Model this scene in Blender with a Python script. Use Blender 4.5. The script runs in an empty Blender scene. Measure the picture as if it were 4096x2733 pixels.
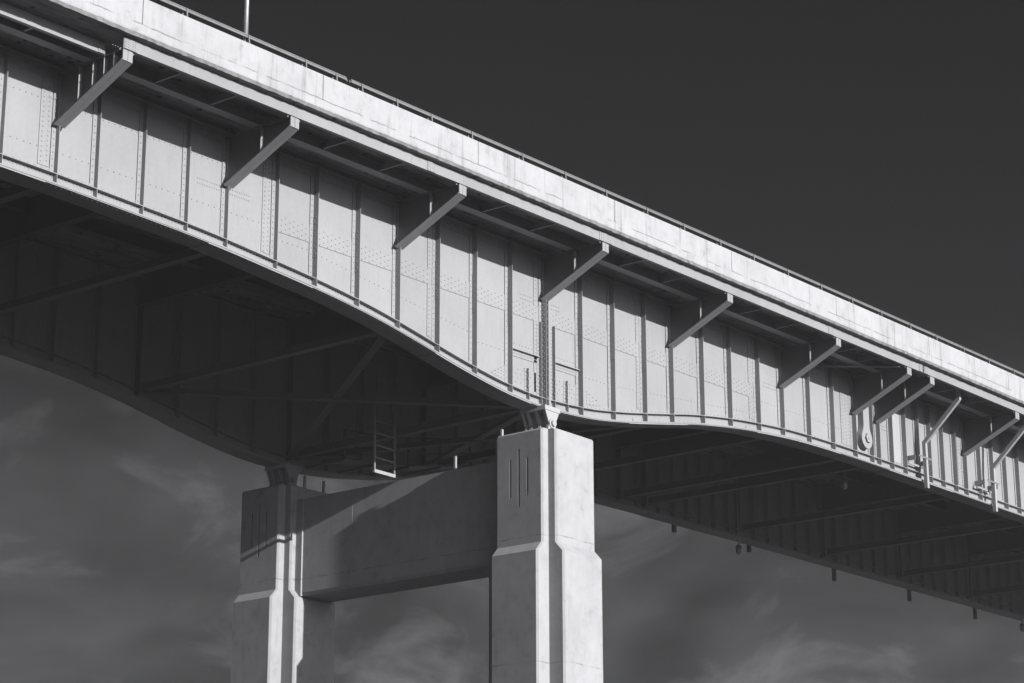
import bpy, math, random
from mathutils import Vector, Matrix
random.seed(7)
R = math.radians
scene = bpy.context.scene
COL = scene.collection

# ------------------------------------------------------------------ layout (metres): X along the bridge, Y across it, Z up
G1, G2 = 0.02215505, -0.00010546          # the deck is a shallow vertical curve
def grade(x): return G1 * x + G2 * x * x
CAM = (-39.5665, -40.5002, -22.1907)
GROUND = -23.9
W = 10.34                                  # girder spacing
FAR_DZ = -0.13                             # crossfall of the deck
XA, XB = -34.0, 84.0                       # built length of the bridge
PIER_X = 12.99

def interp(tab, x):
    """smooth (monotone-ish cubic) interpolation of a table of (x, value)"""
    n = len(tab)
    if x <= tab[0][0]: return tab[0][1]
    if x >= tab[-1][0]: return tab[-1][1]
    for i in range(n - 1):
        if tab[i][0] <= x <= tab[i + 1][0]: break
    def slope(k):
        if k == 0 or k == n - 1: return 0.0
        a = (tab[k][1] - tab[k - 1][1]) / (tab[k][0] - tab[k - 1][0])
        b = (tab[k + 1][1] - tab[k][1]) / (tab[k + 1][0] - tab[k][0])
        return 0.0 if a * b <= 0 else 2 * a * b / (a + b)
    h = tab[i + 1][0] - tab[i][0]
    t = (x - tab[i][0]) / h
    m0, m1 = slope(i) * h, slope(i + 1) * h
    return ((2*t**3 - 3*t**2 + 1) * tab[i][1] + (t**3 - 2*t**2 + t) * m0 + (-2*t**3 + 3*t**2) * tab[i + 1][1] + (t**3 - t**2) * m1)

BOT = [(-40, -2.30), (-20, -2.48), (-7.5, -2.56), (-2.43, -2.69), (-0.74, -2.765), (1.385, -2.92), (3.425, -3.09), (5.5, -3.34), (7.5, -3.69),
       (8.44, -3.87), (9.64, -4.08), (11.39, -4.315), (12.9, -4.40), (13.6, -4.385), (15.1, -4.30), (16.89, -4.075), (18.27, -3.85),
       (19.55, -3.625), (21.14, -3.35), (24.2, -2.985), (27.17, -2.785), (29.6, -2.73), (32.4, -2.715), (44, -2.735), (90, -2.74)]
def ebot(x): return interp(BOT, x)
SHELF = 0.36
def eshelf(x): return ebot(x) + SHELF

# ------------------------------------------------------------------ materials
def newmat(name):
    m = bpy.data.materials.new(name); m.use_nodes = True
    nt = m.node_tree; b = nt.nodes['Principled BSDF']
    return m, nt, b
def N(nt, kind, **kw):
    n = nt.nodes.new(kind)
    for k, v in kw.items():
        if k == 'op': n.operation = v
        else: n.inputs[k.replace('_', ' ')].default_value = v
    return n
def L(nt, a, b): nt.links.new(a, b)
def pos_mapped(nt, scale):
    g = nt.nodes.new('ShaderNodeNewGeometry')
    mp = nt.nodes.new('ShaderNodeMapping'); mp.inputs['Scale'].default_value = scale
    L(nt, g.outputs['Position'], mp.inputs['Vector'])
    return mp.outputs['Vector'], g
def noise(nt, vec, scale, detail=4, rough=0.55):
    n = N(nt, 'ShaderNodeTexNoise', Scale=scale, Detail=detail, Roughness=rough)
    L(nt, vec, n.inputs['Vector']); return n.outputs['Fac']
def ramp(nt, fac, stops):
    r = nt.nodes.new('ShaderNodeValToRGB')
    el = r.color_ramp.elements
    el[0].position, el[0].color = stops[0][0], (stops[0][1],) * 3 + (1,)
    el[1].position, el[1].color = stops[-1][0], (stops[-1][1],) * 3 + (1,)
    for p, v in stops[1:-1]:
        e = el.new(p); e.color = (v, v, v, 1)
    L(nt, fac, r.inputs['Fac']); return r.outputs['Color']
def mul(nt, a, b):
    m = N(nt, 'ShaderNodeMath', op='MULTIPLY')
    for i, s in enumerate((a, b)):
        if isinstance(s, (int, float)): m.inputs[i].default_value = s
        else: L(nt, s, m.inputs[i])
    return m.outputs[0]
def math2(nt, op, a, b=0.0):
    m = N(nt, 'ShaderNodeMath', op=op)
    for i, s in enumerate((a, b)):
        if isinstance(s, (int, float)): m.inputs[i].default_value = s
        else: L(nt, s, m.inputs[i])
    return m.outputs[0]
def tint(nt, fac, b, col=(0.985, 0.985, 1.02)):
    """grey value -> very slightly cool grey base colour (the photograph is a cool-toned monochrome)"""
    c = nt.nodes.new('ShaderNodeCombineColor')
    for i, k in enumerate(col): L(nt, mul(nt, fac, k), c.inputs[i])
    L(nt, c.outputs[0], b.inputs['Base Color'])
def bump(nt, h, b, strength, dist=0.01):
    n = nt.nodes.new('ShaderNodeBump'); n.inputs['Strength'].default_value = strength; n.inputs['Distance'].default_value = dist
    L(nt, h, n.inputs['Height']); L(nt, n.outputs[0], b.inputs['Normal'])

def steel_paint(name, v, rough=0.5):
    m, nt, b = newmat(name)
    vec, g = pos_mapped(nt, (1, 1, 1)); vs, _ = pos_mapped(nt, (5.0, 5.0, 0.55))
    a = ramp(nt, noise(nt, vec, 0.55, 5), [(0.30, 0.94), (0.70, 1.05)])
    s = ramp(nt, noise(nt, vs, 1.4, 5, 0.6), [(0.25, 0.90), (0.45, 1.0), (0.75, 1.03)])
    f = ramp(nt, noise(nt, vec, 9.0, 3), [(0.3, 0.96), (0.7, 1.03)])
    rust = ramp(nt, noise(nt, vec, 3.3, 8, 0.7), [(0.715, 1.0), (0.77, 0.74)])
    sx = nt.nodes.new('ShaderNodeSeparateXYZ'); L(nt, g.outputs['Position'], sx.inputs[0])
    wn = nt.nodes.new('ShaderNodeTexWhiteNoise'); wn.noise_dimensions = '1D'
    L(nt, math2(nt, 'FLOOR', math2(nt, 'ADD', mul(nt, sx.outputs['X'], 1 / 1.65), .06)), wn.inputs['W'])
    pn = ramp(nt, wn.outputs['Value'], [(0.0, 0.95), (1.0, 1.05)])
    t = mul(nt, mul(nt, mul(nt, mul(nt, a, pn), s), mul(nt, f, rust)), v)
    tint(nt, t, b)
    b.inputs['Roughness'].default_value = rough
    b.inputs['Specular IOR Level'].default_value = 0.3
    bump(nt, noise(nt, vec, 1.3, 4), b, 0.30, 0.02)
    return m
M_STEEL = steel_paint('grey_steel_paint', 0.178)
M_STRINGER = steel_paint('grey_stringer_paint', 0.170)
M_BRACKET_SHADE = steel_paint('shade_darkened_bracket_paint', 0.075)  # bracket plates darkened: their near-black shade is put into the colour
M_INNER = steel_paint('shade_darkened_inner_paint', 0.07)  # shade between the girders is put into this darker colour
M_PATCH = steel_paint('fresh_white_paint', 0.225)
M_PIPE = steel_paint('white_pipe_paint', 0.22, 0.4)

def concrete(name, v, crack=False, streak=0.9, joints=()):
    m, nt, b = newmat(name)
    vec, g = pos_mapped(nt, (1, 1, 1)); vs, _ = pos_mapped(nt, (3.2, 3.2, 0.5))
    a = ramp(nt, noise(nt, vec, 0.7, 6, 0.6), [(0.30, 0.90), (0.50, 1.0), (0.72, 1.06)])
    s = ramp(nt, noise(nt, vs, 1.3, 6, 0.62), [(0.24, streak - 0.1), (0.40, 0.985), (0.8, 1.03)])
    blot = ramp(nt, noise(nt, vec, 2.3, 9, 0.72), [(0.30, 0.72), (0.42, 0.95), (0.60, 1.03)])
    pit = ramp(nt, noise(nt, vec, 30.0, 2), [(0.24, 0.72), (0.30, 1.0)])
    t = mul(nt, mul(nt, a, s), mul(nt, blot, pit))
    sep = nt.nodes.new('ShaderNodeSeparateXYZ'); L(nt, g.outputs['Position'], sep.inputs[0])
    if crack:
        # height above the deck grade, wandering a little: the cold joint low on the parapet
        e = math2(nt, 'SUBTRACT', sep.outputs['Z'], math2(nt, 'MULTIPLY', sep.outputs['X'], math2(nt, 'ADD', math2(nt, 'MULTIPLY', sep.outputs['X'], G2), G1)))
        wob = mul(nt, math2(nt, 'SUBTRACT', noise(nt, vec, 1.9, 8, 0.62), 0.5), 0.13)
        dd = math2(nt, 'ABSOLUTE', math2(nt, 'SUBTRACT', math2(nt, 'ADD', e, wob), 0.905))
        fade = ramp(nt, noise(nt, vec, 0.9, 4), [(0.42, 1.0), (0.60, 0.0)])
        line = ramp(nt, dd, [(0.006, 0.50), (0.022, 1.0)])
        mx = N(nt, 'ShaderNodeMath', op='MAXIMUM'); L(nt, line, mx.inputs[0]); L(nt, fade, mx.inputs[1])
        t = mul(nt, t, mx.outputs[0])
        low = ramp(nt, e, [(0.66, 0.93), (0.74, 1.0)])
        t = mul(nt, t, low)
        # drip streaks under the rail posts and at the top edge
        drip = ramp(nt, noise(nt, pos_mapped(nt, (2.4, 2.4, 0.16))[0], 2.0, 5, 0.6), [(0.32, 0.74), (0.44, 1.0)])
        t = mul(nt, t, drip)
    for z in joints:
        wob = mul(nt, math2(nt, 'SUBTRACT', noise(nt, vec, 2.5, 6, 0.6), 0.5), 0.10)
        dd = math2(nt, 'ABSOLUTE', math2(nt, 'SUBTRACT', math2(nt, 'ADD', sep.outputs['Z'], wob), z))
        brk = ramp(nt, noise(nt, vec, 3.1, 3), [(0.35, 0.62), (0.55, 0.95)])
        mx = N(nt, 'ShaderNodeMath', op='MAXIMUM'); L(nt, ramp(nt, dd, [(0.008, 0.0), (0.02, 1.0)]), mx.inputs[0]); L(nt, brk, mx.inputs[1])
        t = mul(nt, t, mx.outputs[0])
    t = mul(nt, t, v)
    tint(nt, t, b)
    b.inputs['Roughness'].default_value = 0.85
    b.inputs['Specular IOR Level'].default_value = 0.15
    h = math2(nt, 'ADD', noise(nt, vec, 6.0, 8, 0.65), mul(nt, noise(nt, vs, 1.2, 5), 0.6))
    bump(nt, h, b, 0.10, 0.01)
    return m
M_PARAPET = concrete('weathered_parapet_concrete', 0.240, crack=True, streak=0.86)
M_PIER = concrete('board_formed_pier_concrete', 0.222, streak=0.86, joints=(-8.12, -11.75))

def slab_material():
    m, nt, b = newmat('stained_slab_soffit')
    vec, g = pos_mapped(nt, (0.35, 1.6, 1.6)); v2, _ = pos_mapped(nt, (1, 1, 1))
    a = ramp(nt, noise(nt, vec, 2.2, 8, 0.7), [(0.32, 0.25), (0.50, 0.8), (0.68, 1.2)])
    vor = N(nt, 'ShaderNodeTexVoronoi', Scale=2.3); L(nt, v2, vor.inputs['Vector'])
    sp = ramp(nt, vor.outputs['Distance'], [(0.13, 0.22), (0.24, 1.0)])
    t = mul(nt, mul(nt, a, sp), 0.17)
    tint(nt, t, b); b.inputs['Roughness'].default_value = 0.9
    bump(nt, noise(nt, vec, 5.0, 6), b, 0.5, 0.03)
    return m
M_SLAB = slab_material()

def metal(name, v, rough, metallic=1.0):
    m, nt, b = newmat(name)
    vec, g = pos_mapped(nt, (1, 1, 1))
    t = mul(nt, ramp(nt, noise(nt, vec, 4.0, 6), [(0.3, 0.85), (0.7, 1.1)]), v)
    tint(nt, t, b); b.inputs['Roughness'].default_value = rough; b.inputs['Metallic'].default_value = metallic
    return m
M_GALV = metal('weathered_galvanised_rail', 0.115, 0.6, 0.2)
M_POLE = metal('brushed_aluminium_pole', 0.62, 0.32, 0.85)
M_LADDER = steel_paint('ladder_paint', 0.13)
M_DARK = metal('dark_lamp_housing', 0.05, 0.5, 0.3)
def glass_lens():
    m, nt, b = newmat('pale_lamp_lens')
    b.inputs['Base Color'].default_value = (0.12, 0.12, 0.125, 1); b.inputs['Roughness'].default_value = 0.2
    return m
M_LENS = glass_lens()
def ground_material():
    m, nt, b = newmat('dry_grass_and_gravel')
    vec, g = pos_mapped(nt, (1, 1, 1))
    t = mul(nt, mul(nt, ramp(nt, noise(nt, vec, 0.05, 8), [(0.3, 0.8), (0.7, 1.2)]), ramp(nt, noise(nt, vec, 2.0, 6), [(0.3, 0.8), (0.7, 1.2)])), 0.045)
    tint(nt, t, b, (1, 1, 1)); b.inputs['Roughness'].default_value = 0.95; b.inputs['Specular IOR Level'].default_value = 0.1
    return m
M_GROUND = ground_material()

# ------------------------------------------------------------------ mesh builder
class MB:
    def __init__(s): s.v, s.f, s.smooth = [], [], []
    def add(s, vs, fs, smooth=False):
        o = len(s.v); s.v += [tuple(p) for p in vs]; s.f += [tuple(o + i for i in f) for f in fs]; s.smooth += [smooth] * len(fs)
        return s
    def hexa(s, p):
        """eight corners: bottom ring 0-3 (counter-clockwise from above), top ring 4-7"""
        return s.add(p, [(3, 2, 1, 0), (4, 5, 6, 7), (0, 1, 5, 4), (1, 2, 6, 5), (2, 3, 7, 6), (3, 0, 4, 7)])
    def box(s, x0, x1, y0, y1, z0, z1):
        return s.hexa([(x0, y0, z0), (x1, y0, z0), (x1, y1, z0), (x0, y1, z0), (x0, y0, z1), (x1, y0, z1), (x1, y1, z1), (x0, y1, z1)])
    def gbox(s, x0, x1, y0, y1, e0, e1, off=0.0):
        """box whose bottom and top follow the grade; e0/e1 numbers or functions of x"""
        E0 = e0 if callable(e0) else (lambda x: e0)
        E1 = e1 if callable(e1) else (lambda x: e1)
        z = lambda E, x: grade(x) + E(x) + off
        return s.hexa([(x0, y0, z(E0, x0)), (x1, y0, z(E0, x1)), (x1, y1, z(E0, x1)), (x0, y1, z(E0, x0)),
                       (x0, y0, z(E1, x0)), (x1, y0, z(E1, x1)), (x1, y1, z(E1, x1)), (x0, y1, z(E1, x0))])
    def sweep(s, xs, prof, smooth=False, off=0.0):
        """closed (y, e) profile swept along X; prof is a list, or a function of x giving one"""
        P = prof if callable(prof) else (lambda x: prof)
        n = len(P(xs[0])); o = len(s.v)
        for x in xs: s.v += [(x, y, grade(x) + e + off) for y, e in P(x)]
        for i in range(len(xs) - 1):
            for k in range(n):
                a = o + i * n + k; b = o + i * n + (k + 1) % n
                s.f.append((a, b, b + n, a + n)); s.smooth.append(smooth)
        s.f.append(tuple(o + k for k in range(n))); s.smooth.append(False)
        s.f.append(tuple(o + (len(xs) - 1) * n + k for k in reversed(range(n)))); s.smooth.append(False)
        return s
    def bar(s, a, b, w, h, up=(0, 0, 1), roll=0.0):
        """rectangular bar from a to b, w across, h along 'up'"""
        a, b = Vector(a), Vector(b); d = (b - a).normalized(); u = Vector(up)
        if abs(d.dot(u)) > 0.98: u = Vector((0, 1, 0))
        r = d.cross(u).normalized(); u = r.cross(d).normalized()
        r, u = r * w / 2, u * h / 2
        p = [a - r - u, a + r - u, b + r - u, b - r - u, a - r + u, a + r + u, b + r + u, b - r + u]
        return s.hexa(p)
    def tube(s, pts, rad, n=10, cap=True):
        pts = [Vector(p) for p in pts]; rads = rad if isinstance(rad, (list, tuple)) else [rad] * len(pts)
        o = len(s.v); ref = Vector((0.31, 0.17, 0.93))
        for i, p in enumerate(pts):
            d = (pts[min(i + 1, len(pts) - 1)] - pts[max(i - 1, 0)]).normalized()
            u = (ref - d * ref.dot(d))
            if u.length < 0.1: u = Vector((1, 0, 0)) - d * d.x
            u.normalize(); w = d.cross(u)
            s.v += [tuple(p + (u * math.cos(t) + w * math.sin(t)) * rads[i]) for t in (2 * math.pi * k / n for k in range(n))]
        for i in range(len(pts) - 1):
            for k in range(n):
                a = o + i * n + k; b = o + i * n + (k + 1) % n
                s.f.append((a, b, b + n, a + n)); s.smooth.append(True)
        if cap:
            s.f.append(tuple(o + k for k in reversed(range(n)))); s.smooth.append(False)
            s.f.append(tuple(o + (len(pts) - 1) * n + k for k in range(n))); s.smooth.append(False)
        return s
    def disc(s, c, axis, r0, r1, depth, n=20, phase=0.0):
        """round or polygonal boss from c along axis (radius r0 at c, r1 at the outer end)"""
        c, ax = Vector(c), Vector(axis).normalized()
        u = ax.cross(Vector((0, 0, 1)) if abs(ax.z) < 0.9 else Vector((1, 0, 0))).normalized(); w = ax.cross(u)
        o = len(s.v)
        for q, r in ((c, r0), (c + ax * depth, r1)):
            s.v += [tuple(q + (u * math.cos(t) + w * math.sin(t)) * r) for t in (phase + 2 * math.pi * k / n for k in range(n))]
        for k in range(n):
            a, b = o + k, o + (k + 1) % n
            s.f.append((a, b, b + n, a + n)); s.smooth.append(n > 10)
        s.f.append(tuple(o + k for k in reversed(range(n)))); s.smooth.append(False)
        s.f.append(tuple(o + n + k for k in range(n))); s.smooth.append(False)
        return s
    def rivet(s, p, axis=(0, -1, 0), r=0.026, h=0.024):
        ax = Vector(axis); p = Vector(p)
        u = Vector((1, 0, 0)) if abs(ax.x) < 0.5 else Vector((0, 1, 0)); w = ax.cross(u)
        o = len(s.v); n = 6
        for rr, hh in ((r, -0.002), (r * 0.72, h * 0.75)):
            s.v += [tuple(p + (u * math.cos(t) + w * math.sin(t)) * rr + ax * hh) for t in (2 * math.pi * k / n for k in range(n))]
        s.v.append(tuple(p + ax * h))
        for k in range(n):
            a, b = o + k, o + (k + 1) % n
            s.f.append((a, b, b + n, a + n)); s.smooth.append(True)
            s.f.append((a + n, b + n, o + 2 * n)); s.smooth.append(True)
        return s
    def prism(s, poly, y0, y1):
        """(x, z) outline extruded along Y"""
        n = len(poly); o = len(s.v)
        s.v += [(x, y0, z) for x, z in poly] + [(x, y1, z) for x, z in poly]
        for k in range(n):
            a, b = o + k, o + (k + 1) % n
            s.f.append((a, b, b + n, a + n)); s.smooth.append(False)
        s.f.append(tuple(o + k for k in range(n))); s.smooth.append(False)
        s.f.append(tuple(o + n + k for k in reversed(range(n)))); s.smooth.append(False)
        return s
    def prism_x(s, poly, x0, x1):
        """(y, z) outline extruded along X"""
        n = len(poly); o = len(s.v)
        s.v += [(x0, y, z) for y, z in poly] + [(x1, y, z) for y, z in poly]
        for k in range(n):
            a, b = o + k, o + (k + 1) % n
            s.f.append((a, b, b + n, a + n)); s.smooth.append(False)
        s.f.append(tuple(o + k for k in range(n))); s.smooth.append(False)
        s.f.append(tuple(o + n + k for k in reversed(range(n)))); s.smooth.append(False)
        return s
    def build(s, name, mat, parent=None, at=(0, 0, 0)):
        """links the collected faces as one mesh object; 'at' is the world origin the vertices are made relative to"""
        me = bpy.data.meshes.new(name)
        ox, oy, oz = at
        me.from_pydata([(x - ox, y - oy, z - oz) for x, y, z in s.v], [], s.f)
        me.polygons.foreach_set('use_smooth', s.smooth)
        me.update()
        import bmesh
        bm = bmesh.new(); bm.from_mesh(me)
        bmesh.ops.recalc_face_normals(bm, faces=bm.faces); bm.to_mesh(me); bm.free()
        me.materials.append(mat)
        o = bpy.data.objects.new(name, me); COL.objects.link(o)
        if parent is not None: o.parent = parent
        else: o.location = at
        return o

def tag(o, label=None, cat=None, group=None, kind=None):
    if label: o['label'] = label
    if cat: o['category'] = cat
    if group: o['group'] = group
    if kind: o['kind'] = kind
    return o
def thing(name, loc, label, cat, group=None):
    o = bpy.data.objects.new(name, None); COL.objects.link(o); o.location = loc; o.empty_display_size = 0.5
    return tag(o, label, cat, group)
def copy_tree(o, parent=None):
    c = o.copy(); COL.objects.link(c)
    if parent is not None: c.parent = parent
    for ch in list(o.children): copy_tree(ch, c)
    return c
def frange(a, b, st):
    n = max(1, int(round((b - a) / st)))
    return [a + (b - a) * i / n for i in range(n + 1)]

# ------------------------------------------------------------------ ground
g = MB(); S = 6000
g.add([(-S, -S, GROUND), (S, -S, GROUND), (S, S, GROUND), (-S, S, GROUND)], [(0, 1, 2, 3)])
tag(g.build('ground', M_GROUND), 'flat pale ground below the bridge', 'ground', kind='structure')

# ------------------------------------------------------------------ THE BRIDGE
B0 = (PIER_X, 5.17, -4.1)
bridge = thing('girder_bridge', B0, 'long riveted steel girder bridge crossing overhead, its haunch resting on the concrete pier', 'bridge')

BRK = [-18.98, -12.38, -5.78, -0.165, 6.44, 13.01, 19.64, 26.25, 31.07, 32.73, 39.35, 45.97, 52.59, 59.21, 65.83, 72.45]
MAIN = [-18.98, -17.3, -15.65, -14.0, -12.38, -10.7, -9.05, -7.42, -5.78, -4.53, -3.04, -1.55, -0.165, 1.65, 3.23, 4.89, 6.44, 8.24, 9.89, 11.52, 13.01,
        14.93, 16.59, 18.27, 19.64, 21.50, 23.13, 24.86, 26.25, 28.07, 29.67, 31.07, 32.36]
SUSP = [32.84, 33.78, 34.76, 35.75, 36.65, 37.63, 38.63, 39.45, 40.59, 41.66, 42.75, 43.85] + [44.9 + 1.1 * i for i in range(28)]
MAIN = [x if x < 2.5 or x in BRK else round(x - .115, 3) for x in MAIN]; SUSP = [round(x - .10, 3) for x in SUSP]
STIFF = MAIN + SUSP
def sdepth(x): return .162 if x < 2.5 else .208

def girder(y, sgn, name, dz, near):
    """plate girder: web plane at y, its dressed face towards sgn (-1 = towards the camera)"""
    Y = lambda d: y - d if sgn < 0 else y + d         # d metres out from the web face
    AX = (0, sgn, 0)
    P = lambda x, d, e: (x, Y(d), grade(x) + e + dz)
    xs = frange(XA, XB, 0.5)
    w = MB()
    def yb(a, b): return (min(Y(a), Y(b)), max(Y(a), Y(b)))
    y0, y1 = yb(0.0, -0.04)
    w.sweep(xs, lambda x: [(y0, ebot(x) + 0.05), (y1, ebot(x) + 0.05), (y1, 0.595), (y0, 0.595)], off=dz)
    # flange angles riveted flat on the web
    a0, a1 = yb(0.016, -0.001)
    w.sweep(xs, [(a0, 0.15), (a1, 0.15), (a1, 0.44), (a0, 0.44)], off=dz)
    w.sweep(xs, lambda x: [(a0, ebot(x) + 0.06), (a1, ebot(x) + 0.06), (a1, eshelf(x) + 0.13), (a0, eshelf(x) + 0.13)], off=dz)
    b0, b1 = yb(0.034, 0.015)
    xi = XA
    k = 0
    while xi < XB:                                       # doubled side plates low on the web, stepped end to end
        x2 = xi + (2.55 if k % 2 else 3.9)
        hi = 0.175 if k % 2 else 0.205
        w.sweep(frange(xi + .015, x2 - .015, 0.5), lambda x, hi=hi: [(b0, ebot(x) + 0.065), (b1, ebot(x) + 0.065), (b1, ebot(x) + hi), (b0, ebot(x) + hi)], off=dz)
        xi = x2; k += 1
    riv = (-9.5, 47.5) if near else (-2.0, 34.0)
    def clear(x, m=0.03): return all(not (s - 0.0 < x < s + 0.03) for s in STIFF)
    def row(xa, xb, st, e, d=0.0, stag=0.0):
        E = e if callable(e) else (lambda x: e)
        x = xa + stag
        while x <= xb:
            if clear(x): w.rivet(P(x, d, E(x)), AX)
            x += st
    ra, rb = riv
    row(ra, rb, 0.36, 0.20, 0.016); row(ra, rb, 0.36, 0.31, 0.016, 0.18)
    row(ra, rb, 0.21, lambda x: eshelf(x) + 0.075, 0.016)
    row(ra, rb, 0.115, lambda x: eshelf(x) - 0.055, 0.016)
    row(ra, rb, 0.23, lambda x: ebot(x) + 0.12, 0.034)
    if near:
        # long splice plate with staggered rivets
        for xa, xb in zip(MAIN, MAIN[1:]):
            if xa < 1.6 or xb > 24.9: continue
            s0, s1 = yb(0.018, -0.001)
            w.gbox(xa + .03, xb - .13, s0, s1, -1.715, -1.235, dz)
            for r_ in range(6):
                row(xa + .12, xb - .2, 0.31, -1.285 - 0.078 * r_, 0.018, 0.155 * (r_ % 2))
        row(-9.5, -0.3, 0.185, -0.41); row(-9.5, 1.5, 0.2, lambda x: -1.64 - 0.0 * x)
        row(1.8, 9.8, 0.19, lambda x: -1.93 - max(0, x - 3) * 0.118)
        row(9.9, 24.9, 0.19, lambda x: -2.93 + max(0, x - 16.5) * 0.085)
        row(24.95, 31.0, 0.2, lambda x: -1.72)
        row(33.0, 47, 0.16, lambda x: -0.47)
        for xa, xb in ((11.72, 12.85), (13.75, 14.85)):
            row(xa, xb, 0.14, -2.61)
        for xk, ln in ((26.25, -1), (13.01, -1), (13.01, 1), (-0.165, -1), (-0.165, 1), (32.73, 1)):
            for e_ in (-1.02, -1.15):
                row(min(xk + ln * 0.12, xk + ln * 0.95), max(xk + ln * 0.12, xk + ln * 0.95), 0.085, e_)
        # doubling plates over the pier, with their sloped corner gussets
        s0, s1 = yb(0.020, -0.001)
        for xa, xb, top in ((11.55, 12.75, -3.31), (13.55, 14.90, -3.27)):
            w.gbox(xa, xb, s0, s1, lambda x: eshelf(x) + 0.005, top, dz)
            for r_ in range(4):
                row(xa + .1, xb - .06, 0.24, top - 0.06 - 0.13 * r_, 0.020, 0.12 * (r_ % 2))
        for pts in (((10.62, 11.43), (-3.70, -3.29)), ((16.0, 15.0), (-3.62, -3.27))):
            (xa, xb), (ea, eb) = pts
            tri = [(xa, grade(xa) + eshelf(xa) + .13), (xb, grade(xb) + eshelf(xb) + .13), (xb, grade(xb) + eb)]
            w.prism(tri, s0, s1)
            for i in range(6):
                for j in range(i + 1):
                    t = (i + .6) / 6; x = xa + (xb - xa) * t; lo = eshelf(x) + .18
                    hi = ea + (eb - ea) * t - .03
                    if hi > lo: w.rivet(P(x, 0.02, lo + (hi - lo) * (j / max(1, i))), AX)
        # vertical web-splice strips beside some stiffeners
        for xs_, wd, cols in ((-5.93, .34, 2), (1.5, .30, 2), (8.09, .28, 2), (13.0 - .14, .2, 1), (18.13, .26, 2), (24.70, .36, 3), (30.95, .62, 3), (32.62, .2, 1), (39.25, .30, 2)):
            for ea, eb in (((0.14, lambda x: eshelf(x) + .14),) if not 1.6 < xs_ < 24.9 else ((0.14, -1.23), (-1.72, lambda x: eshelf(x) + .14))):
                EB = eb if callable(eb) else (lambda x, eb=eb: eb)
                w.gbox(xs_ - wd, xs_, s0, s1, EB, ea, dz)
                for c in range(cols):
                    x = xs_ - wd * (c + .5) / cols
                    e_ = ea - .08
                    while e_ > EB(x) + .05:
                        w.rivet(P(x, 0.02, e_ - (0.055 if c % 2 else 0)), AX); e_ -= 0.125
    part = w.build(name, M_STEEL, bridge, B0)
    # bottom flange: stacked cover plates
    f = MB()
    w0, w1 = (y - 0.28, y + 0.40)
    f.sweep(xs, lambda x: [(w0 + .012, ebot(x) + .048), (w1 - .012, ebot(x) + .048), (w1 - .012, ebot(x) + .068), (w0 + .012, ebot(x) + .068)], off=dz)
    f.sweep(xs, lambda x: [(w0, ebot(x) + .023), (w1, ebot(x) + .023), (w1, ebot(x) + .045), (w0, ebot(x) + .045)], off=dz)
    cuts = [XA, -6.2, -0.9, 2.9, 7.9, 12.2, 17.1, 20.3, 24.4, 29.8, 33.2, 38.0, 45.0, XB]
    for i, (xa, xb) in enumerate(zip(cuts, cuts[1:])):
        t = 0.0 if i % 2 else -0.018
        f.sweep(frange(xa, xb, 0.5), lambda x, t=t: [(w0 + .016, ebot(x) + t), (w1 - .016, ebot(x) + t), (w1 - .016, ebot(x) + .020), (w0 + .016, ebot(x) + .020)], off=dz)
    for yy, st in ((w0 + .09, .16), (w0 + .2, .16), (w1 - .2, .16), (w1 - .09, .16)):
        x = riv[0] if near else 0.0
        while x < (36 if near else 14):
            f.rivet((x, yy, grade(x) + ebot(x) + dz - .018), (0, 0, -1), .02, .011); x += st
    f.build('bottom_flange', M_STEEL, part, B0)
    f = MB()
    f.sweep(xs, [(w0 + .05, 0.56), (w1 - .05, 0.56), (w1 - .05, 0.592), (w0 + .05, 0.592)], off=dz)
    f.build('top_flange', M_STEEL, part, B0)
    # thin shelf plates that run the length of the web above and below
    s0, s1 = yb(0.15, -0.02)
    f = MB(); f.sweep(xs, lambda x: [(s0, eshelf(x) - .018), (s1, eshelf(x) - .018), (s1, eshelf(x)), (s0, eshelf(x))], off=dz)
    f.build('shelf_plate', M_STEEL, part, B0)
    f = MB(); f.sweep(xs, [(s0, 0.425), (s1, 0.425), (s1, 0.443), (s0, 0.443)], off=dz)
    f.build('shelf_plate', M_STEEL, part, B0)
    # web stiffeners: an angle with one leg riveted to the web and one standing out
    for x in STIFF:
        if x < -14 or x > 66: continue
        if not near and (x < -3 or x > 66): continue
        s = MB()
        l0, l1 = yb(0.03, 0.012); o0, o1 = yb(sdepth(x), 0.02)
        leg = .125 if x < 32 else .085
        E0 = lambda xx: eshelf(xx) + .004
        s.gbox(x - leg, x + .004, l0, l1, E0, 0.42, dz)
        s.gbox(x, x + .014, o0, o1, E0, 0.42, dz)
        s.gbox(x, x + .014, o0, o1, lambda xx: ebot(xx) + .07, lambda xx: eshelf(xx) - .022, dz)
        s.gbox(x, x + .014, o0, o1, 0.447, 0.555, dz)
        if near and -9 < x < 47:
            e_ = 0.36
            while e_ > eshelf(x) + .05:
                s.rivet(P(x - leg * .5, .03, e_), AX); e_ -= 0.17
            if 3 < x < 25 or abs(x - 13) < .1:              # spliced length with rivets through the outstanding leg
                e_ = -1.0 if abs(x - 13.01) > .1 else -0.8
                k = 0
                sp = MB()
                while e_ > (-2.15 if abs(x - 13.01) > .1 else eshelf(x) + .1):
                    s.rivet((x - .001, Y(.07 if k % 2 else .135), grade(x) + e_ + dz), (-1, 0, 0), 0.019, 0.02); e_ -= 0.085; k += 1
                if abs(x - 13.01) > .1:
                    s.gbox(x - .008, x - .001, *yb(sdepth(x) + .006, 0.03), -2.12, -0.98, dz)
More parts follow.
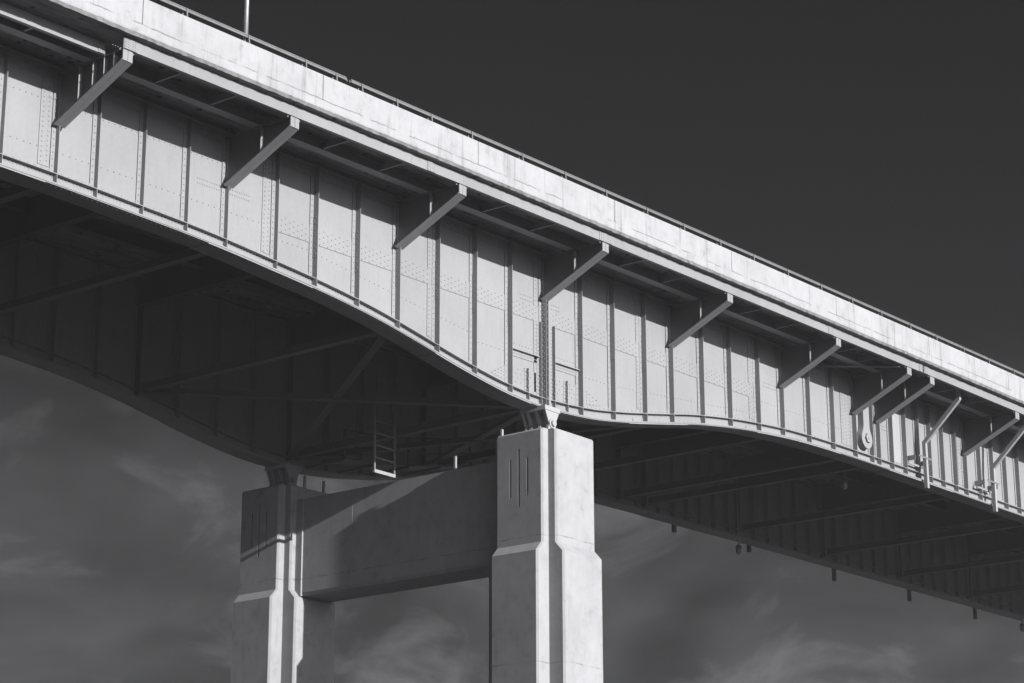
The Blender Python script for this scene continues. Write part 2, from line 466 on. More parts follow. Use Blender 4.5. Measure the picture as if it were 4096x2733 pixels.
            if any(abs(x - b) < .02 for b in BRK) or abs(x - 39.35) < .05:    # connection rivets under the bracket
                e_ = -0.4; k = 0
                while e_ > -1.0:
                    s.rivet((x - .001, Y(.05), grade(x) + e_ + dz), (-1, 0, 0), 0.02, 0.02)
                    s.rivet((x - .001, Y(.105), grade(x) + e_ - .04 + dz), (-1, 0, 0), 0.02, 0.02); e_ -= 0.09
        s.build('web_stiffener', M_STEEL, part, B0)
    if near:
        # short bearing stiffeners and the two stiff ledges over the pier
        for x, top in ((12.28, -3.27), (12.88, -1.72), (13.21, 0.42), (13.53, -1.71), (14.17, -3.27)):
            s = MB()
            s.gbox(x - .09, x + .004, *yb(.03, .012), lambda xx: eshelf(xx) + .004, top, dz)
            s.gbox(x, x + .014, *yb(.14 if top > -3 else .12, .02), lambda xx: eshelf(xx) + .004, top, dz)
            s.gbox(x, x + .014, *yb(.14, .02), lambda xx: ebot(xx) + .07, lambda xx: eshelf(xx) - .022, dz)
            e_ = max(top, -3.4) - .1 if top < 0 else -0.9
            k = 0
            while e_ > eshelf(x) + .05:
                s.rivet(P(x - .045, .03, e_), AX)
                if e_ < -3.3 or top > 0: s.rivet((x - .001, Y(.05 if k % 2 else .1), grade(x) + e_), (-1, 0, 0), .019, .02)
                e_ -= 0.11; k += 1
            if x in (13.21,):
                s.gbox(x + .014, x + .10, *yb(.145, .13), lambda xx: ebot(xx) + .07, 0.40, dz)
            s.build('bearing_stiffener', M_STEEL, part, B0)
        for xa, xb in ((11.55, 12.84), (13.56, 14.9)):
            s = MB()
            s.gbox(xa, xb, *yb(.11, .0), -2.82, -2.80, dz)
            s.gbox(xa, xb, *yb(.02, -.001), -3.0, -2.82, dz)
            x = xa + .06
            while x < xb - .05: s.rivet(P(x, .02, -2.91), AX, .018); x += .075
            s.build('ledge_angle', M_STEEL, part, B0)
        # freshly painted panel
        s = MB(); s.gbox(33.81, 34.66, *yb(.012, -.001), lambda x: eshelf(x) + .14, 0.14, dz)
        s.build('repaired_panel', M_PATCH, part, B0)['label'] = 'brighter freshly painted web panel'
        # pin-and-hanger joint: link plate with a round eye, and its nut
        hx = 31.76; ez = grade(hx)
        for d0, d1 in ((.03, .105), (.125, .225)):
            s = MB(); poly = []
            r, nk = .365, .205
            for t in range(0, 25):
                a = R(128 - 10 + 0) + (R(424 - 108) - 0) * t / 24     # sweep round the lower eye
                a = R(145) + R(250) * t / 24
                poly.append((hx + r * math.cos(a), ez - 1.82 + r * math.sin(a)))
            poly += [(hx + nk + .03, ez - 1.50), (hx + nk, ez - 1.35), (hx + nk, ez - .45), (hx + nk + .03, ez - .3)]
            for t in range(0, 25):
                a = R(-35) + R(250) * t / 24
                poly.append((hx + r * math.cos(a), ez + 0.0 + r * math.sin(a) * .9))
            poly += [(hx - nk - .03, ez - .3), (hx - nk, ez - .45), (hx - nk, ez - 1.35), (hx - nk - .03, ez - 1.50)]
            a0_, a1_ = yb(d0, d1)
            s.prism(poly, a0_, a1_)
            s.build('hanger_link', M_STEEL, part, B0)
        s = MB(); s.disc((hx + .02, Y(.225), ez - 1.80), AX, .19, .185, .07, 6, R(0)); s.disc((hx + .02, Y(.294), ez - 1.80), AX, .05, .045, .02, 14)
        s.disc((hx, Y(0.0), ez - 1.82), AX, .12, .12, .205, 16)
        s.build('hanger_nut', M_STEEL, part, B0)
    return part
near_girder = girder(0.0, -1, 'plate_girder', 0.0, True)
far_girder = girder(W, -1, 'plate_girder', FAR_DZ, False)
near_girder['label'] = 'sunlit girder facing the camera'; far_girder['label'] = 'shaded girder on the far side'

# ---- overhang brackets (one built, then copied with their pieces)
def make_bracket():
    b = MB()
    # triangular web plate + top flange, local frame: bracket plane x = 0, girder web y = 0, z = grade line
    b.prism_x([(-.13, .265), (-2.39, .265), (-2.39, .03), (-2.37, .03), (-.13, -1.0)], -.008, .008)
    b.box(-.13, .13, -2.41, -.13, .267, .289)
    for i in range(9): b.rivet((-.09 + .0, -.2 - .1 * i, .266), (0, 0, -1), .02, .02)
    br = b.build('bracket', M_BRACKET_SHADE, bridge, (0, 0, 0))
    b = MB()                                        # sloping bottom flange
    A, Bq = (-.135, -1.045), (-2.405, -.002)
    nrm = Vector((Bq[1] - A[1], -(Bq[0] - A[0]))).normalized() * -.03
    for x0, x1 in ((-.165, -.012), (.012, .165)):
        b.hexa([(x0, A[0], A[1]), (x1, A[0], A[1]), (x1, Bq[0], Bq[1]), (x0, Bq[0], Bq[1]),
                (x0, A[0], A[1] + .03), (x1, A[0], A[1] + .03), (x1, Bq[0], Bq[1] + .03), (x0, Bq[0], Bq[1] + .03)])
    b.hexa([(-.012, A[0], A[1] + .006), (.012, A[0], A[1] + .006), (.012, Bq[0], Bq[1] + .006), (-.012, Bq[0], Bq[1] + .006),
            (-.012, A[0], A[1] + .03), (.012, A[0], A[1] + .03), (.012, Bq[0], Bq[1] + .03), (-.012, Bq[0], Bq[1] + .03)])
    b.build('brace_flange', M_STEEL, br)
    b = MB()                                        # end plate: two angle legs with a dark joint between
    b.box(-.150, -.006, -2.425, -2.395, .002, .262); b.box(.006, .150, -2.425, -2.395, .002, .262); b.box(-.006, .006, -2.412, -2.395, .002, .262)
    for sx in (-.21, .21, -.1, .1): b.rivet((sx, -2.37, .262), (0, 0, -1), .025, .04)
    b.build('end_plate', M_STEEL, br)
    return br
def fin(br, y, z0, z1):
    b = MB(); b.box(-.13, -.008, y - .008, y + .008, z0, z1); b.box(-.018, -.008, y, y + .09, z0, z1)
    for k in range(2): b.rivet((-.09, y - .008, z1 - .2 - .16 * k), (0, -1, 0), .02, .02)
    b.build('fin', M_STEEL, br)
proto = make_bracket()
fin(proto, -1.36, -.45, .262)
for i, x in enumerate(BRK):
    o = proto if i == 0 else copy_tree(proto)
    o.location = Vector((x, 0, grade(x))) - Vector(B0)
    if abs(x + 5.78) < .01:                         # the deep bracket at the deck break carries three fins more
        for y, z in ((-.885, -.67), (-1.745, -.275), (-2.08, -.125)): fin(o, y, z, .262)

# ---- stringers carried by the brackets
def channel(xa, xb, y, e0, e1, name, lip=.11, rc=(), cx=()):
    s = MB(); xs = frange(xa, xb, 1.0)
    s.sweep(xs, [(y, e0), (y + lip, e0), (y + lip, e0 + .016), (y + .014, e0 + .016), (y + .014, e1 - .016), (y + lip, e1 - .016), (y + lip, e1), (y, e1)])
    for x in rc:
        if xa < x < xb:
            for k in range(4): s.rivet((x, y, grade(x) + e0 + .06 + .058 * k), (0, -1, 0), .016, .014)
    for x, wd in cx:                                # bolted splice plates
        if xa < x < xb:
            s.gbox(x - wd, x + wd, y - .014, y + .001, e0 + .004, e1 - .03)
            for dx in (-.75, -.35, .35, .75):
                for k in range(4): s.rivet((x + dx * wd, y - .014, grade(x) + e0 + .05 + .063 * k), (0, -1, 0), .019, .018)
            x2 = x - .5
            while x2 < x + .5: s.rivet((x2, y + .05, grade(x2) + e0), (0, 0, -1), .018, .02); x2 += .08
    return s.build(name, M_STRINGER, bridge, B0)
cols = [-9.98, -8.0, -3.81, -1.94, -.1, 2.1, 4.29, 6.45, 8.68, 10.85, 15.2, 17.4, 21.8, 24.05, 28.0, 29.5, 31.09, 34.96, 37.1, 41.5, 43.7, 48.1, 50.3]
channel(-5.93, 32.05, -2.43, .292, .588, 'fascia_stringer', rc=cols, cx=((-5.72, .19), (5.10, .16), (13.0, .30), (26.3 - .55, .16), (31.9, .13)))
channel(32.13, XB, -2.43, .292, .588, 'fascia_stringer', rc=cols, cx=((32.3, .13), (46.0, .16)))
channel(XA, -5.93, -1.80, .292, .588, 'fascia_stringer', rc=cols, cx=((-6.05, .1),))
s = MB()
for y in (-1.22,):
    s.sweep(frange(XA, XB, 1.0), [(y - .14, .292), (y + .14, .292), (y + .14, .310), (y + .008, .310), (y + .008, .57), (y + .12, .57), (y + .12, .588), (y - .12, .588), (y - .12, .57), (y - .008, .57), (y - .008, .310), (y - .14, .310)])
s.build('inner_stringer', M_STEEL, bridge, B0)
for xk, nx in zip(BRK[1:], BRK[2:]):
    if nx - xk < 3: continue
    for t in (1 / 3, 2 / 3):
        x = xk + (nx - xk) * t; ye = -1.79 if x < -5.9 else -2.41
        s = MB(); s.gbox(x, x + .012, ye, -1.20, .33, .52); s.gbox(x - .05, x + .012, ye, -1.20, .318, .33)
        s.build('diaphragm', M_STEEL, bridge, B0)
s = MB(); s.bar((28.6, -.16, grade(28.6) + .20), (30.7, -2.25, grade(30.7) + .24), .11, .012)
s.build('wind_brace', M_STEEL, bridge, B0)

# ---- deck slab (its soffit shows stained between the stringers)
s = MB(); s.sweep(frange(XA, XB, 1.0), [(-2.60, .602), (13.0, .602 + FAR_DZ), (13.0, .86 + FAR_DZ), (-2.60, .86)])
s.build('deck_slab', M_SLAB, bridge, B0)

# ---- floor beams, cross frames and lateral bracing between the girders
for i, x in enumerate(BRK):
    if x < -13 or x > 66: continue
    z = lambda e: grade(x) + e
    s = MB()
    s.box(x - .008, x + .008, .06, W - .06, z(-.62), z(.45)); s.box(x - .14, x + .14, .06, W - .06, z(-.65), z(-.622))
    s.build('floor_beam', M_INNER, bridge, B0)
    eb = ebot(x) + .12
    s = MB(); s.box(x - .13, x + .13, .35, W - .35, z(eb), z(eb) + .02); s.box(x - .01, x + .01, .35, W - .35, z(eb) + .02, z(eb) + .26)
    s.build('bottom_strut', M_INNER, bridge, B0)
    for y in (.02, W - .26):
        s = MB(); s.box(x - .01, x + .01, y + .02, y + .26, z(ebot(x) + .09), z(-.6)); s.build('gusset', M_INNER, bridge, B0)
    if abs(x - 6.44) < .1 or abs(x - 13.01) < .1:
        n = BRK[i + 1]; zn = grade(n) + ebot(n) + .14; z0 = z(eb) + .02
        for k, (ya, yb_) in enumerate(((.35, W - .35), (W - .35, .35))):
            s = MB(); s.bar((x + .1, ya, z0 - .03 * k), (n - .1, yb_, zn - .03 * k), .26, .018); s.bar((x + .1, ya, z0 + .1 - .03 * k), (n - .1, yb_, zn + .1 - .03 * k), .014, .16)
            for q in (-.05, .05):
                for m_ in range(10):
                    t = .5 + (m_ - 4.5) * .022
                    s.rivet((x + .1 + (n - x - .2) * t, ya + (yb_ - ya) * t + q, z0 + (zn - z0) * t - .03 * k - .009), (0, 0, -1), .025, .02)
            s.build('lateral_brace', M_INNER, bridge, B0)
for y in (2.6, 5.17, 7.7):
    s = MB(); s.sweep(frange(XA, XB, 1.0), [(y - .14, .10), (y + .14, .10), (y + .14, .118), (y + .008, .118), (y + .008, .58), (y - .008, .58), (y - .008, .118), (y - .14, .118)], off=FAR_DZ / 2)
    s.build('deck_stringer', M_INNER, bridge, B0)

# ------------------------------------------------------------------ parapet wall on the deck edge
JT = [XA, -30.6, -24.3, -18.1, -11.85, -5.62, .55, 6.77, 13.1, 19.38, 25.74, 32.12, 38.24, 44.4, 50.6, 56.8, 63.0, 69.2, 75.4, XB]
P0 = (0.55, -2.6, .62)
parapet = thing('parapet_wall', P0, 'bright weathered concrete parapet wall along the edge of the bridge deck', 'parapet')
rp = random.Random(3)
ja = {}
def jit(i, amp): 
    if (i, amp) not in ja: ja[(i, amp)] = rp.uniform(-amp, amp)
    return ja[(i, amp)]
for xa, xb in zip(JT, JT[1:]):
    s = MB()
    xs = frange(xa, xb, 0.14)
    ph = {x: (rp.uniform(-.006, .006) + (.03 if rp.random() < .02 else 0), rp.uniform(-.012, .012)) for x in xs}
    low = lambda x: [(-2.69, .905), (-2.69, .665 + ph[x][0]), (-2.625, .603 + ph[x][1]), (-2.585, .601), (-2.585, .64), (-2.40, .64), (-2.40, .905)]
    s.sweep(xs, low)
    gap = .010
    xs2 = frange(xa + gap, xb - gap, .5)
    s.sweep(xs2, lambda x: [(-2.69, .9055), (-2.40, .9055), (-2.40, 1.575), (-2.415, 1.593), (-2.675, 1.593), (-2.69, 1.578)])
    s.build('wall_panel', M_PARAPET, parapet, P0)

# ------------------------------------------------------------------ steel rail on the parapet, broken by one gap
POSTS = [-18.6, -16.2, -13.8, -11.3, -8.9, -6.4, -4.18, -2.08, -.04, 1.1, 2.08, 3.46, 4.86, 6.57, 8.81, 10.8, 12.79, 14.87, 16.83, 18.84, 20.77, 22.81, 24.9, 26.92, 28.89, 30.93, 32.83,
         34.87, 36.84, 38.85, 40.9, 42.9, 44.9, 46.9, 48.9, 50.9, 52.9, 54.9, 56.9, 58.9]
def make_post():
    p = MB()
    p.box(-.045, .035, -2.535, -2.51, 1.594, 1.872)                                   # back flange
    p.hexa([(-.02, -2.665, 1.594), (.02, -2.665, 1.594), (.02, -2.650, 1.594), (-.02, -2.650, 1.594),
            (-.02, -2.640, 1.835), (.02, -2.640, 1.835), (.02, -2.625, 1.835), (-.02, -2.625, 1.835)])   # raking front flange
    p.prism_x([(-2.651, 1.594), (-2.536, 1.594), (-2.536, 1.866), (-2.626, 1.832)], -.006, .006)
    return p
post_mesh = None
for label, xa, xb, in (('grey steel guard rail on the parapet left of the gap', -19.0, 1.50), ('grey steel guard rail on the parapet right of the gap', 1.68, 59.5)):
    base = Vector((xa, -2.6, grade(xa) + 1.593))
    rail = thing('guard_rail', base, label, 'railing')
    xs = frange(xa, xb, 1.0)
    s = MB(); s.sweep(xs, [(-2.622, 1.752), (-2.600, 1.752), (-2.600, 1.806), (-2.622, 1.806)]); s.build('rail_band', M_GALV, rail, base)
    s = MB(); s.sweep(xs, [(-2.612, 1.822), (-2.560, 1.822), (-2.560, 1.846), (-2.612, 1.846)]); s.build('top_rail', M_GALV, rail, base)
    for x in POSTS:
        if not xa < x < xb: continue
        if post_mesh is None:
            o = make_post().build('rail_post', M_GALV, rail); post_mesh = o
        else:
            o = post_mesh.copy(); COL.objects.link(o); o.parent = rail
        o.location = Vector((x, 0, grade(x))) - base
    x = xb if xb < 2 else xa
    d = 1 if xb < 2 else -1
    s = MB(); s.gbox(min(x, x + d * .07), max(x, x + d * .07), -2.60, -2.575, 1.74, 1.80); s.build('joint_sleeve', M_DARK, rail, base)

# ------------------------------------------------------------------ lamp post behind the rail
lx, ly = -1.86, -2.30
lp = thing('lamp_post', (lx, ly, grade(lx) + .86), 'tall slender metal lamp post rising behind the guard rail', 'lamp post')
s = MB(); zt = grade(lx) + 9.4
s.tube([(lx, ly, grade(lx) + .86), (lx, ly, grade(lx) + 4), (lx, ly, zt)], [.062, .055, .035], 14); s.build('pole', M_POLE, lp, lp.location)
s = MB(); s.tube([(lx, ly, zt - .3), (lx, ly + .5, zt + .05), (lx, ly + 1.9, zt + .2)], [.035, .03, .025], 10); s.build('arm', M_POLE, lp, lp.location)
s = MB(); s.hexa([(lx - .14, ly + 1.85, zt + .1), (lx + .14, ly + 1.85, zt + .1), (lx + .16, ly + 2.5, zt + .12), (lx - .16, ly + 2.5, zt + .12),
                  (lx - .06, ly + 1.85, zt + .25), (lx + .06, ly + 1.85, zt + .25), (lx + .1, ly + 2.5, zt + .26), (lx - .1, ly + 2.5, zt + .26)])
s.build('lamp_head', M_DARK, lp, lp.location)

# ------------------------------------------------------------------ the concrete pier: two notched columns and a crossbeam
PB = (PIER_X, 5.17, GROUND)
pier = thing('bridge_pier', PB, 'tall pale concrete pier of two notched columns joined by a crossbeam', 'pier')
def plan(cx, cy, hx, hy, nx, ny, c=.055):
    """cross-shaped outline: arms reach hx/hy, re-entrant corners at nx/ny; outer corners chamfered by c"""
    q = [(hx, -ny), (hx, ny), (nx, ny), (nx, hy), (-nx, hy), (-nx, ny), (-hx, ny), (-hx, -ny), (-nx, -ny), (-nx, -hy), (nx, -hy), (nx, -ny)]
    out = []
    n = len(q)
    for i, p in enumerate(q):
        a, b = Vector(q[i - 1]), Vector(q[(i + 1) % n]); p = Vector(p)
        d1, d2 = (a - p).normalized(), (b - p).normalized()
        convex = (p - a).cross(b - p) > 0 if hasattr(Vector((0, 0)), 'cross') else True
        if convex: out += [p + d1 * c, p + d2 * c]
        else: out.append(p)
    return [(cx + x, cy + y) for x, y in out]
def column(cy, dz):
    X = 13.13
    up = plan(X, cy, 1.21, 1.125, .93, .845); lo = plan(X, cy, 1.46, 1.375, .93, .845); tp = plan(X, cy, 1.165, 1.08, .93, .845)
    lev = [(lo, GROUND - .5), (lo, -8.60 + dz), (up, -8.325 + dz), (up, -5.05 + dz), (tp, -4.995 + dz)]
    s = MB(); n = len(up); o = 0
    for pl, z in lev: s.v += [(x, y, z) for x, y in pl]
    for i in range(len(lev) - 1):
        for k in range(n):
            a, b = i * n + k, i * n + (k + 1) % n
            s.f.append((a, b, b + n, a + n)); s.smooth.append(False)
    s.f.append(tuple(range(n))[::-1]); s.smooth.append(False)
    s.f.append(tuple((len(lev) - 1) * n + k for k in range(n))); s.smooth.append(False)
    ob = s.build('column', M_PIER, pier, PB)
    # three upright slots cast in the shaded end faces
    c = MB(); w, d = .032, .055
    for off, zt_, zb_ in ((.31, -5.77, -6.94), (0.0, -5.47, -7.25), (-.31, -5.77, -6.94)):
        poly = [(-w, zb_ + .06), (0, zb_), (w, zb_ + .06), (w, zt_ - .06), (0, zt_), (-w, zt_ - .06)]
        c.prism_x([(cy + off + a, z + dz) for a, z in poly], X - 1.21 - .05, X - 1.21 + d)
    cut = c.build('cutter', M_PIER, pier, PB)
    md = ob.modifiers.new('slots', 'BOOLEAN'); md.operation = 'DIFFERENCE'; md.solver = 'EXACT'; md.object = cut
    bpy.context.view_layer.update()
    dg = bpy.context.evaluated_depsgraph_get()
    me = bpy.data.meshes.new_from_object(ob.evaluated_get(dg))
    ob.modifiers.clear(); ob.data = me
    bpy.data.objects.remove(cut)
    return ob
near_col = column(-.025, 0.0)
far_col = column(10.335, -.12)
s = MB()
bx0, bx1, bz0, bz1 = 12.47, 13.90, -8.64, -5.57
ys = [9.23, 6.9, 3.2, 1.08]
# crossbeam: thin lift lines between three pours, chamfered soffit edge
for ya, yb_ in zip(ys, ys[1:]):
    off = .004 if ya == 6.9 else 0
    s.add([], [])
    pr = [(bx0 + off, bz0 + .10), (bx0 + .06, bz0), (bx1 - .06, bz0), (bx1, bz0 + .10), (bx1, bz1), (bx0 + off, bz1)]
    n = len(pr); o = len(s.v)
    s.v += [(x, yb_, z) for x, z in pr] + [(x, ya, z) for x, z in pr]
    for k in range(n):
        a, b = o + k, o + (k + 1) % n; s.f.append((a, b, b + n, a + n)); s.smooth.append(False)
    s.f.append(tuple(o + k for k in range(n))); s.f.append(tuple(o + n + k for k in reversed(range(n)))); s.smooth += [False, False]
s.box(bx0 - .055, bx1 - .1, 8.95, 9.23, bz0 - .003, bz1 + .0)
s.build('crossbeam', M_PIER, pier, PB)

# ------------------------------------------------------------------ pin bearings on the columns
def bearing(cy, dz, label):
    z0 = -4.995 + dz; x = PIER_X - .06
    zt_ = grade(PIER_X) + ebot(PIER_X) + (FAR_DZ if cy > 5 else 0) + (-.02)
    t = thing('bearing', (x, cy, z0), label, 'bearing', None)
    zp = z0 + .37
    s = MB()
    s.box(x - .36, x + .36, cy - .47, cy + .47, zt_ - .10, zt_ + .035)
    for ya, yb_ in ((-.45, -.36), (-.14, -.04), (.17, .27), (.36, .45)):
        s.prism([(x - .33, zt_ - .10), (x - .15, zp), (x + .15, zp), (x + .33, zt_ - .10)], cy + ya, cy + yb_)
    s.box(x - .10, x + .10, cy - .36, cy + .36, zp, zt_ - .10)
    s.build('upper_shoe', M_PATCH, t, t.location)
    s = MB()
    for ya, yb_ in ((-.45, -.36), (-.14, -.04), (.17, .27), (.36, .45)):
        s.prism([(x - .26, z0), (x - .14, zp - .012), (x + .14, zp - .012), (x + .26, z0)], cy + ya, cy + yb_)
    s.box(x - .30, x + .30, cy - .44, cy + .44, z0 - .003, z0 + .035); s.box(x - .08, x + .08, cy - .36, cy + .36, z0 + .03, zp - .02)
    s.build('lower_shoe', M_PATCH, t, t.location)
    s = MB(); s.disc((x, cy - .452, zp), (0, -1, 0), .155, .15, .03, 24); s.disc((x, cy - .48, zp), (0, -1, 0), .095, .085, .07, 24)
    s.build('pin', M_PATCH, t, t.location)
    for dy in (.02, .38):
        s = MB(); s.tube([(x - .36, cy - dy, z0 + .002), (x - .36, cy - dy, z0 + .13)], .022, 8); s.build('anchor_bolt', M_STEEL, t, t.location)
bearing(-.02, 0.0, 'sunlit pin bearing between the near column top and the bright girder')
bearing(10.335, -.12, 'dark pin bearing between the far column top and the shaded girder')

# ------------------------------------------------------------------ short rail stubs standing on the pier
def stub(x, y, z0, h, label):
    o = Vector((x, y, z0))
    s = MB(); s.box(x - .035, x + .035, y - .035, y + .035, z0, z0 + h); s.box(x - .075, x + .075, y - .06, y + .06, z0 - .002, z0 + .018)
    tag(s.build('rail_stub', M_PIPE, None, tuple(o)), label, 'post', 'short posts standing on the pier')
stub(12.02, .68, -4.995, .20, 'little pale post on the rear corner of the near column top')
stub(12.60, 2.92, bz1, .44, 'sunlit square post standing on the crossbeam')
stub(12.95, 9.40, -5.115, .42, 'dark post on the far column top, nearer its bearing')
stub(13.83, 9.40, -5.115, .42, 'dark post on the far column top, away from its bearing')

# ------------------------------------------------------------------ hanging access ladder between the girders
l0 = (11.42, 4.7, -5.6)
lad = thing('access_ladder', l0, 'access ladder hanging under the bridge deck above the crossbeam, its lowest rung in sun', 'ladder')
for x in (10.98, 11.87):
    s = MB(); s.box(x - .025, x + .025, 4.67, 4.73, -5.58, -2.6); s.build('stile', M_LADDER, lad, l0)
s = MB(); s.box(10.955, 11.895, 4.66, 4.74, -5.66, -5.56); s.build('rung', M_PIPE, lad, l0)
for k in range(1, 8):
    z = -5.60 + .385 * k
    s = MB(); s.box(11.005, 11.845, 4.685, 4.715, z, z + (.05 if k < 3 else .03)); s.build('rung', M_LADDER, lad, l0)

# catwalk carried beside the far girder
c0 = (17.0, 8.7, grade(17) - 4.2)
cw = thing('inspection_walkway', c0, 'narrow inspection walkway with handrails in the shade beside the far girder', 'walkway')
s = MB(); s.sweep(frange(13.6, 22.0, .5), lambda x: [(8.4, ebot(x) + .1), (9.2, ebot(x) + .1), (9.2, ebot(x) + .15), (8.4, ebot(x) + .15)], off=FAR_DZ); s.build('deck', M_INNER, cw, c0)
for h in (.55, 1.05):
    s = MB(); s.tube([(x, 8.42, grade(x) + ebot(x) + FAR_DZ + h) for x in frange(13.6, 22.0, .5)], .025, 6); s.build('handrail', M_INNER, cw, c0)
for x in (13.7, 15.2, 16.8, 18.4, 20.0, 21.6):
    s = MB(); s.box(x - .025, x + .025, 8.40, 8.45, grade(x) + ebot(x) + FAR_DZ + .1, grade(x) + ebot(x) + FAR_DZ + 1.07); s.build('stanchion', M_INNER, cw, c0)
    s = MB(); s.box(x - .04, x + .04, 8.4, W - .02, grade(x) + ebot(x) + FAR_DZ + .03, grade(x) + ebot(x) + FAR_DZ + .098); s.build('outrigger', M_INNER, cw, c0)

# ------------------------------------------------------------------ downspouts
def downspout(x, label, far=False, eb=-3.02, group=None):
    y0 = -.44; sg = 1
    gz = grade(x) + (FAR_DZ if far else 0)
    yy = (lambda y: y) if not far else (lambda y: W + .12 - y)
    t = thing('downspout', (x, yy(y0), gz + eb), label, 'drainpipe', group)
    s = MB(); pts = [(x, yy(-1.93), gz + .60), (x, yy(-1.93), gz + .12), (x, yy(y0), gz - 1.30), (x, yy(y0), gz + eb)]
    w = .07
    o = len(s.v); dirs = [(0, 1)] * 4
    # square pipe with mitred bends, built in the YZ plane
    off = [(-w, 0), (-w, .035), (-w, .035), (-w, 0)]
    for (px, py, pz), (dy, dzz) in zip(pts, off):
        sgn = 1 if not far else -1
        s.v += [(px - w, py - w * sgn, pz + (dzz if dzz else 0) * -1), (px + w, py - w * sgn, pz - dzz), (px + w, py + w * sgn, pz + dzz), (px - w, py + w * sgn, pz + dzz)]
    for i in range(3):
        for k in range(4):
            a, b = o + i * 4 + k, o + i * 4 + (k + 1) % 4; s.f.append((a, b, b + 4, a + 4)); s.smooth.append(False)
    s.f += [(o, o + 1, o + 2, o + 3), (o + 15, o + 14, o + 13, o + 12)]; s.smooth += [False, False]
    s.build('pipe', M_INNER if far else M_PIPE, t, t.location)  # far pipes share the inner colour, darkened to stand for shade
    if not far:
        z = gz - 1.98
        for xx in (x - .86, x + .20):
            s = MB(); s.box(xx - .006, xx + .006, -.50, -.06, z - .12, z + .06); s.box(xx - .06, xx - .006, -.5, -.06, z - .12, z - .108); s.build('clamp_arm', M_STEEL, t, t.location)
        s = MB(); s.box(x - .66, x + .28, -.535, -.512, z + .05, z + .10); s.box(x - .66, x + .28, -.56, -.512, z + .088, z + .10); s.build('clamp_bar', M_STEEL, t, t.location)
        s = MB(); s.box(x - .95, x + .3, -.20, -.165, z - .22, z - .14); s.build('clamp_bar', M_STEEL, t, t.location)
downspout(35.62, 'bent white square drainpipe on the sunlit girder, the left one of two', group=None)
downspout(41.02, 'bent white square drainpipe on the sunlit girder, close to the right edge of the photo', group=None)
for i, x in enumerate((35.75, 41.2, 48.0, 54.65, 61.0)):
    downspout(x, 'dark pipe end poking out below the shaded far girder', True, -3.22 if i > 1 else -2.96, 'pipe ends under the far girder')

# ------------------------------------------------------------------ navigation lanterns hung below the bridge
def lantern(x, y, zt_, zb_, label):
    t = thing('navigation_lantern', (x, y, zb_), label, 'lantern')
    s = MB(); s.tube([(x, y, zt_), (x, y, zb_ + .42)], .022, 8); s.tube([(x + .12, y, zt_), (x + .12, y, zb_ + .5), (x + .02, y, zb_ + .42)], .012, 6); s.build('rod', M_STEEL, t, t.location)
    s = MB(); s.disc((x, y, zb_ + .34), (0, 0, 1), .12, .07, .09, 14); s.disc((x, y, zb_ + .31), (0, 0, 1), .135, .135, .035, 14); s.build('housing', M_DARK, t, t.location)
    s = MB(); s.disc((x, y, zb_ + .31), (0, 0, -1), .105, .115, .2, 14); s.disc((x, y, zb_ + .11), (0, 0, -1), .12, .015, .09, 14); s.build('lens', M_LENS, t, t.location)
lantern(37.36, W - 1.4, grade(37.36) - .6, grade(37.36) - 4.05, 'hanging lantern against the sky below the shaded far girder, next to a pipe end')
lantern(61.9, W - 1.4, grade(61.9) - .6, grade(61.9) - 4.08, 'hanging lantern below the shaded far girder, close to the right edge of the photo')
lantern(33.15, 1.6, grade(33.15) - .6, grade(33.15) - 3.22, 'hanging lantern catching sun in the dark beneath the bridge')

# ------------------------------------------------------------------ thin scattering volume added to lift the dark tones of the shade
h = MB(); h.box(-6050, 6050, -6050, 6050, GROUND - 1.0, 13.0)
m, nt, b = newmat('black_lift_haze'); nt.nodes.remove(b)
pv = nt.nodes.new('ShaderNodeVolumePrincipled'); pv.inputs['Color'].default_value = (0.96, 0.96, 1.0, 1); pv.inputs['Density'].default_value = 0.00025
L(nt, pv.outputs[0], nt.nodes['Material Output'].inputs['Volume'])
tag(h.build('added_haze', m), 'thin pale veil added to lift the dark tones', 'added_haze', kind='stuff')

# ------------------------------------------------------------------ light
SUN = Vector((0.080, 1.0, -0.272)).normalized()          # direction the light travels
sun = bpy.data.lights.new('sun', 'SUN'); sun.energy = 5.0; sun.angle = R(0.53); sun.color = (1.0, 0.99, 0.985)
so = bpy.data.objects.new('sun', sun); COL.objects.link(so)
so.rotation_euler = SUN.to_track_quat('-Z', 'Y').to_euler(); so.location = (0, -60, 40)
el = math.asin(-SUN.z); az = math.atan2(-SUN.x, -SUN.y)  # compass-style azimuth of the sun from +Y, clockwise
world = bpy.data.worlds.new('World'); scene.world = world; world.use_nodes = True
nt = world.node_tree; bg = nt.nodes['Background']
sky = nt.nodes.new('ShaderNodeTexSky'); sky.sky_type = 'NISHITA'; sky.sun_disc = False
sky.sun_elevation = el; sky.sun_rotation = az; sky.air_density = 1.0; sky.dust_density = 3.0; sky.ozone_density = 1.0
sep = nt.nodes.new('ShaderNodeSeparateColor'); L(nt, sky.outputs[0], sep.inputs[0])   # red-filtered monochrome sky
red = sep.outputs[0]
tc = nt.nodes.new('ShaderNodeTexCoord')
def dirnoise(scale, sc, detail, rough, loc=(0, 0, 0), dist=0.0):
    mp = nt.nodes.new('ShaderNodeMapping'); mp.inputs['Scale'].default_value = sc; mp.inputs['Location'].default_value = loc
    L(nt, tc.outputs['Generated'], mp.inputs['Vector'])
    n = N(nt, 'ShaderNodeTexNoise', Scale=scale, Detail=detail, Roughness=rough, Distortion=dist); L(nt, mp.outputs[0], n.inputs['Vector'])
    return n.outputs['Fac']
SKY_POW, SKY_GAIN = 1.3, 0.045            # the Background strength below is 0.1
base = mul(nt, math2(nt, 'POWER', red, SKY_POW), SKY_GAIN)
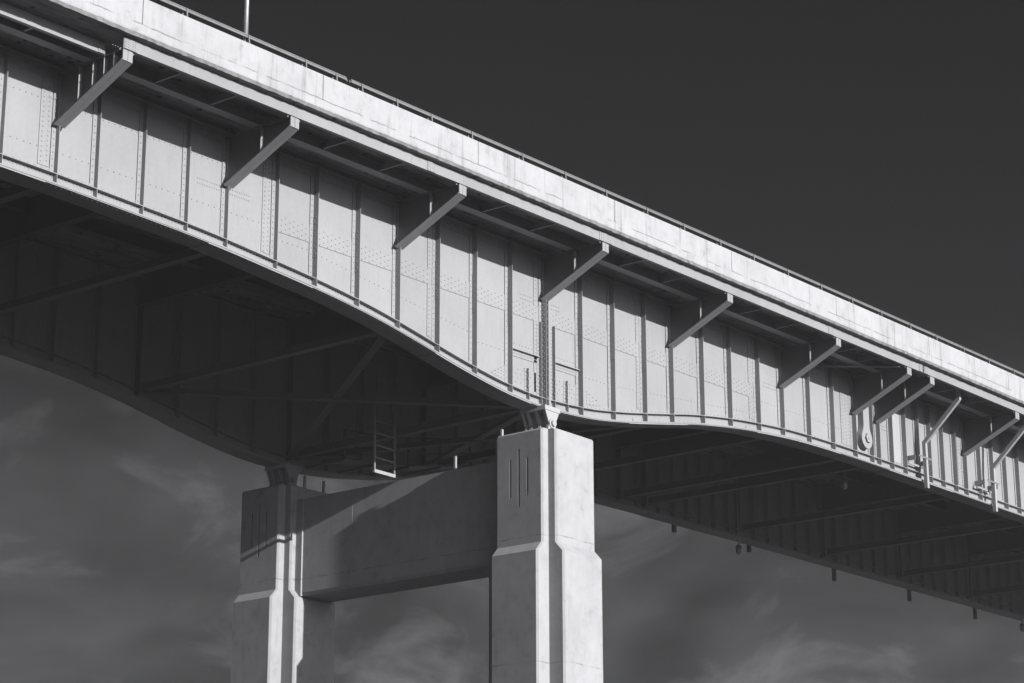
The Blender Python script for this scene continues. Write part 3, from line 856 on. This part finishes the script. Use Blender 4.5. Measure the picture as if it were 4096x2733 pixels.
spx = nt.nodes.new('ShaderNodeSeparateXYZ'); L(nt, tc.outputs['Generated'], spx.inputs[0])
lowsky = ramp(nt, spx.outputs['Z'], [(0.10, 1.0), (0.22, 0.9), (0.29, 0.0)])         # thin cloud only low in the sky
c1 = ramp(nt, dirnoise(6.5, (1, 1, 2.0), 7, 0.55, (3.1, 1.7, 0.4), 0.4), [(0.42, 0.0), (0.76, 1.0)])
c2 = ramp(nt, dirnoise(13.0, (1, 1, 1.8), 10, 0.60, (0.3, 5.2, 1.1), 0.55), [(0.50, 0.0), (0.78, 1.0)])
cl = mul(nt, lowsky, math2(nt, 'ADD', mul(nt, c1, 0.42), mul(nt, c2, 0.75)))
# glow lobe added behind the camera, round the sun, to fill deck-edge shade
vd = nt.nodes.new('ShaderNodeVectorMath'); vd.operation = 'DOT_PRODUCT'; L(nt, tc.outputs['Generated'], vd.inputs[0]); vd.inputs[1].default_value = tuple(-SUN)
fill_glow = mul(nt, math2(nt, 'POWER', math2(nt, 'MAXIMUM', vd.outputs['Value'], 0.0), 8.0), 15.0)
val = math2(nt, 'ADD', math2(nt, 'ADD', base, fill_glow), cl)
cc = nt.nodes.new('ShaderNodeCombineColor')
for i, k in enumerate((1.0, 1.0, 1.03)): L(nt, mul(nt, val, k), cc.inputs[i])
L(nt, cc.outputs[0], bg.inputs['Color']); bg.inputs['Strength'].default_value = 0.1

# ------------------------------------------------------------------ camera
a, t, ro = R(38.3389), R(16.9164), R(-0.1194)
fwd = Vector((math.cos(t) * math.cos(a), math.cos(t) * math.sin(a), math.sin(t)))
rt = Vector((math.sin(a), -math.cos(a), 0)); up = rt.cross(fwd)
rr = rt * math.cos(ro) + up * math.sin(ro); uu = up * math.cos(ro) - rt * math.sin(ro)
cd = bpy.data.cameras.new('camera'); cd.sensor_width = 36; cd.lens = 9371.9245 / 4096 * 36; cd.clip_end = 20000; cd.clip_start = .1
co = bpy.data.objects.new('camera', cd); COL.objects.link(co)
co.matrix_world = Matrix(((rr.x, uu.x, -fwd.x, CAM[0]), (rr.y, uu.y, -fwd.y, CAM[1]), (rr.z, uu.z, -fwd.z, CAM[2]), (0, 0, 0, 1)))
scene.camera = co

scene.render.engine = 'CYCLES'
scene.cycles.max_bounces = 8; scene.cycles.diffuse_bounces = 6
scene.view_settings.view_transform = 'Standard'; scene.view_settings.look = 'None'
scene.view_settings.exposure = 1.0       # the photograph is exposed for bright sunlit paint; scene.view_settings.gamma = 1.0
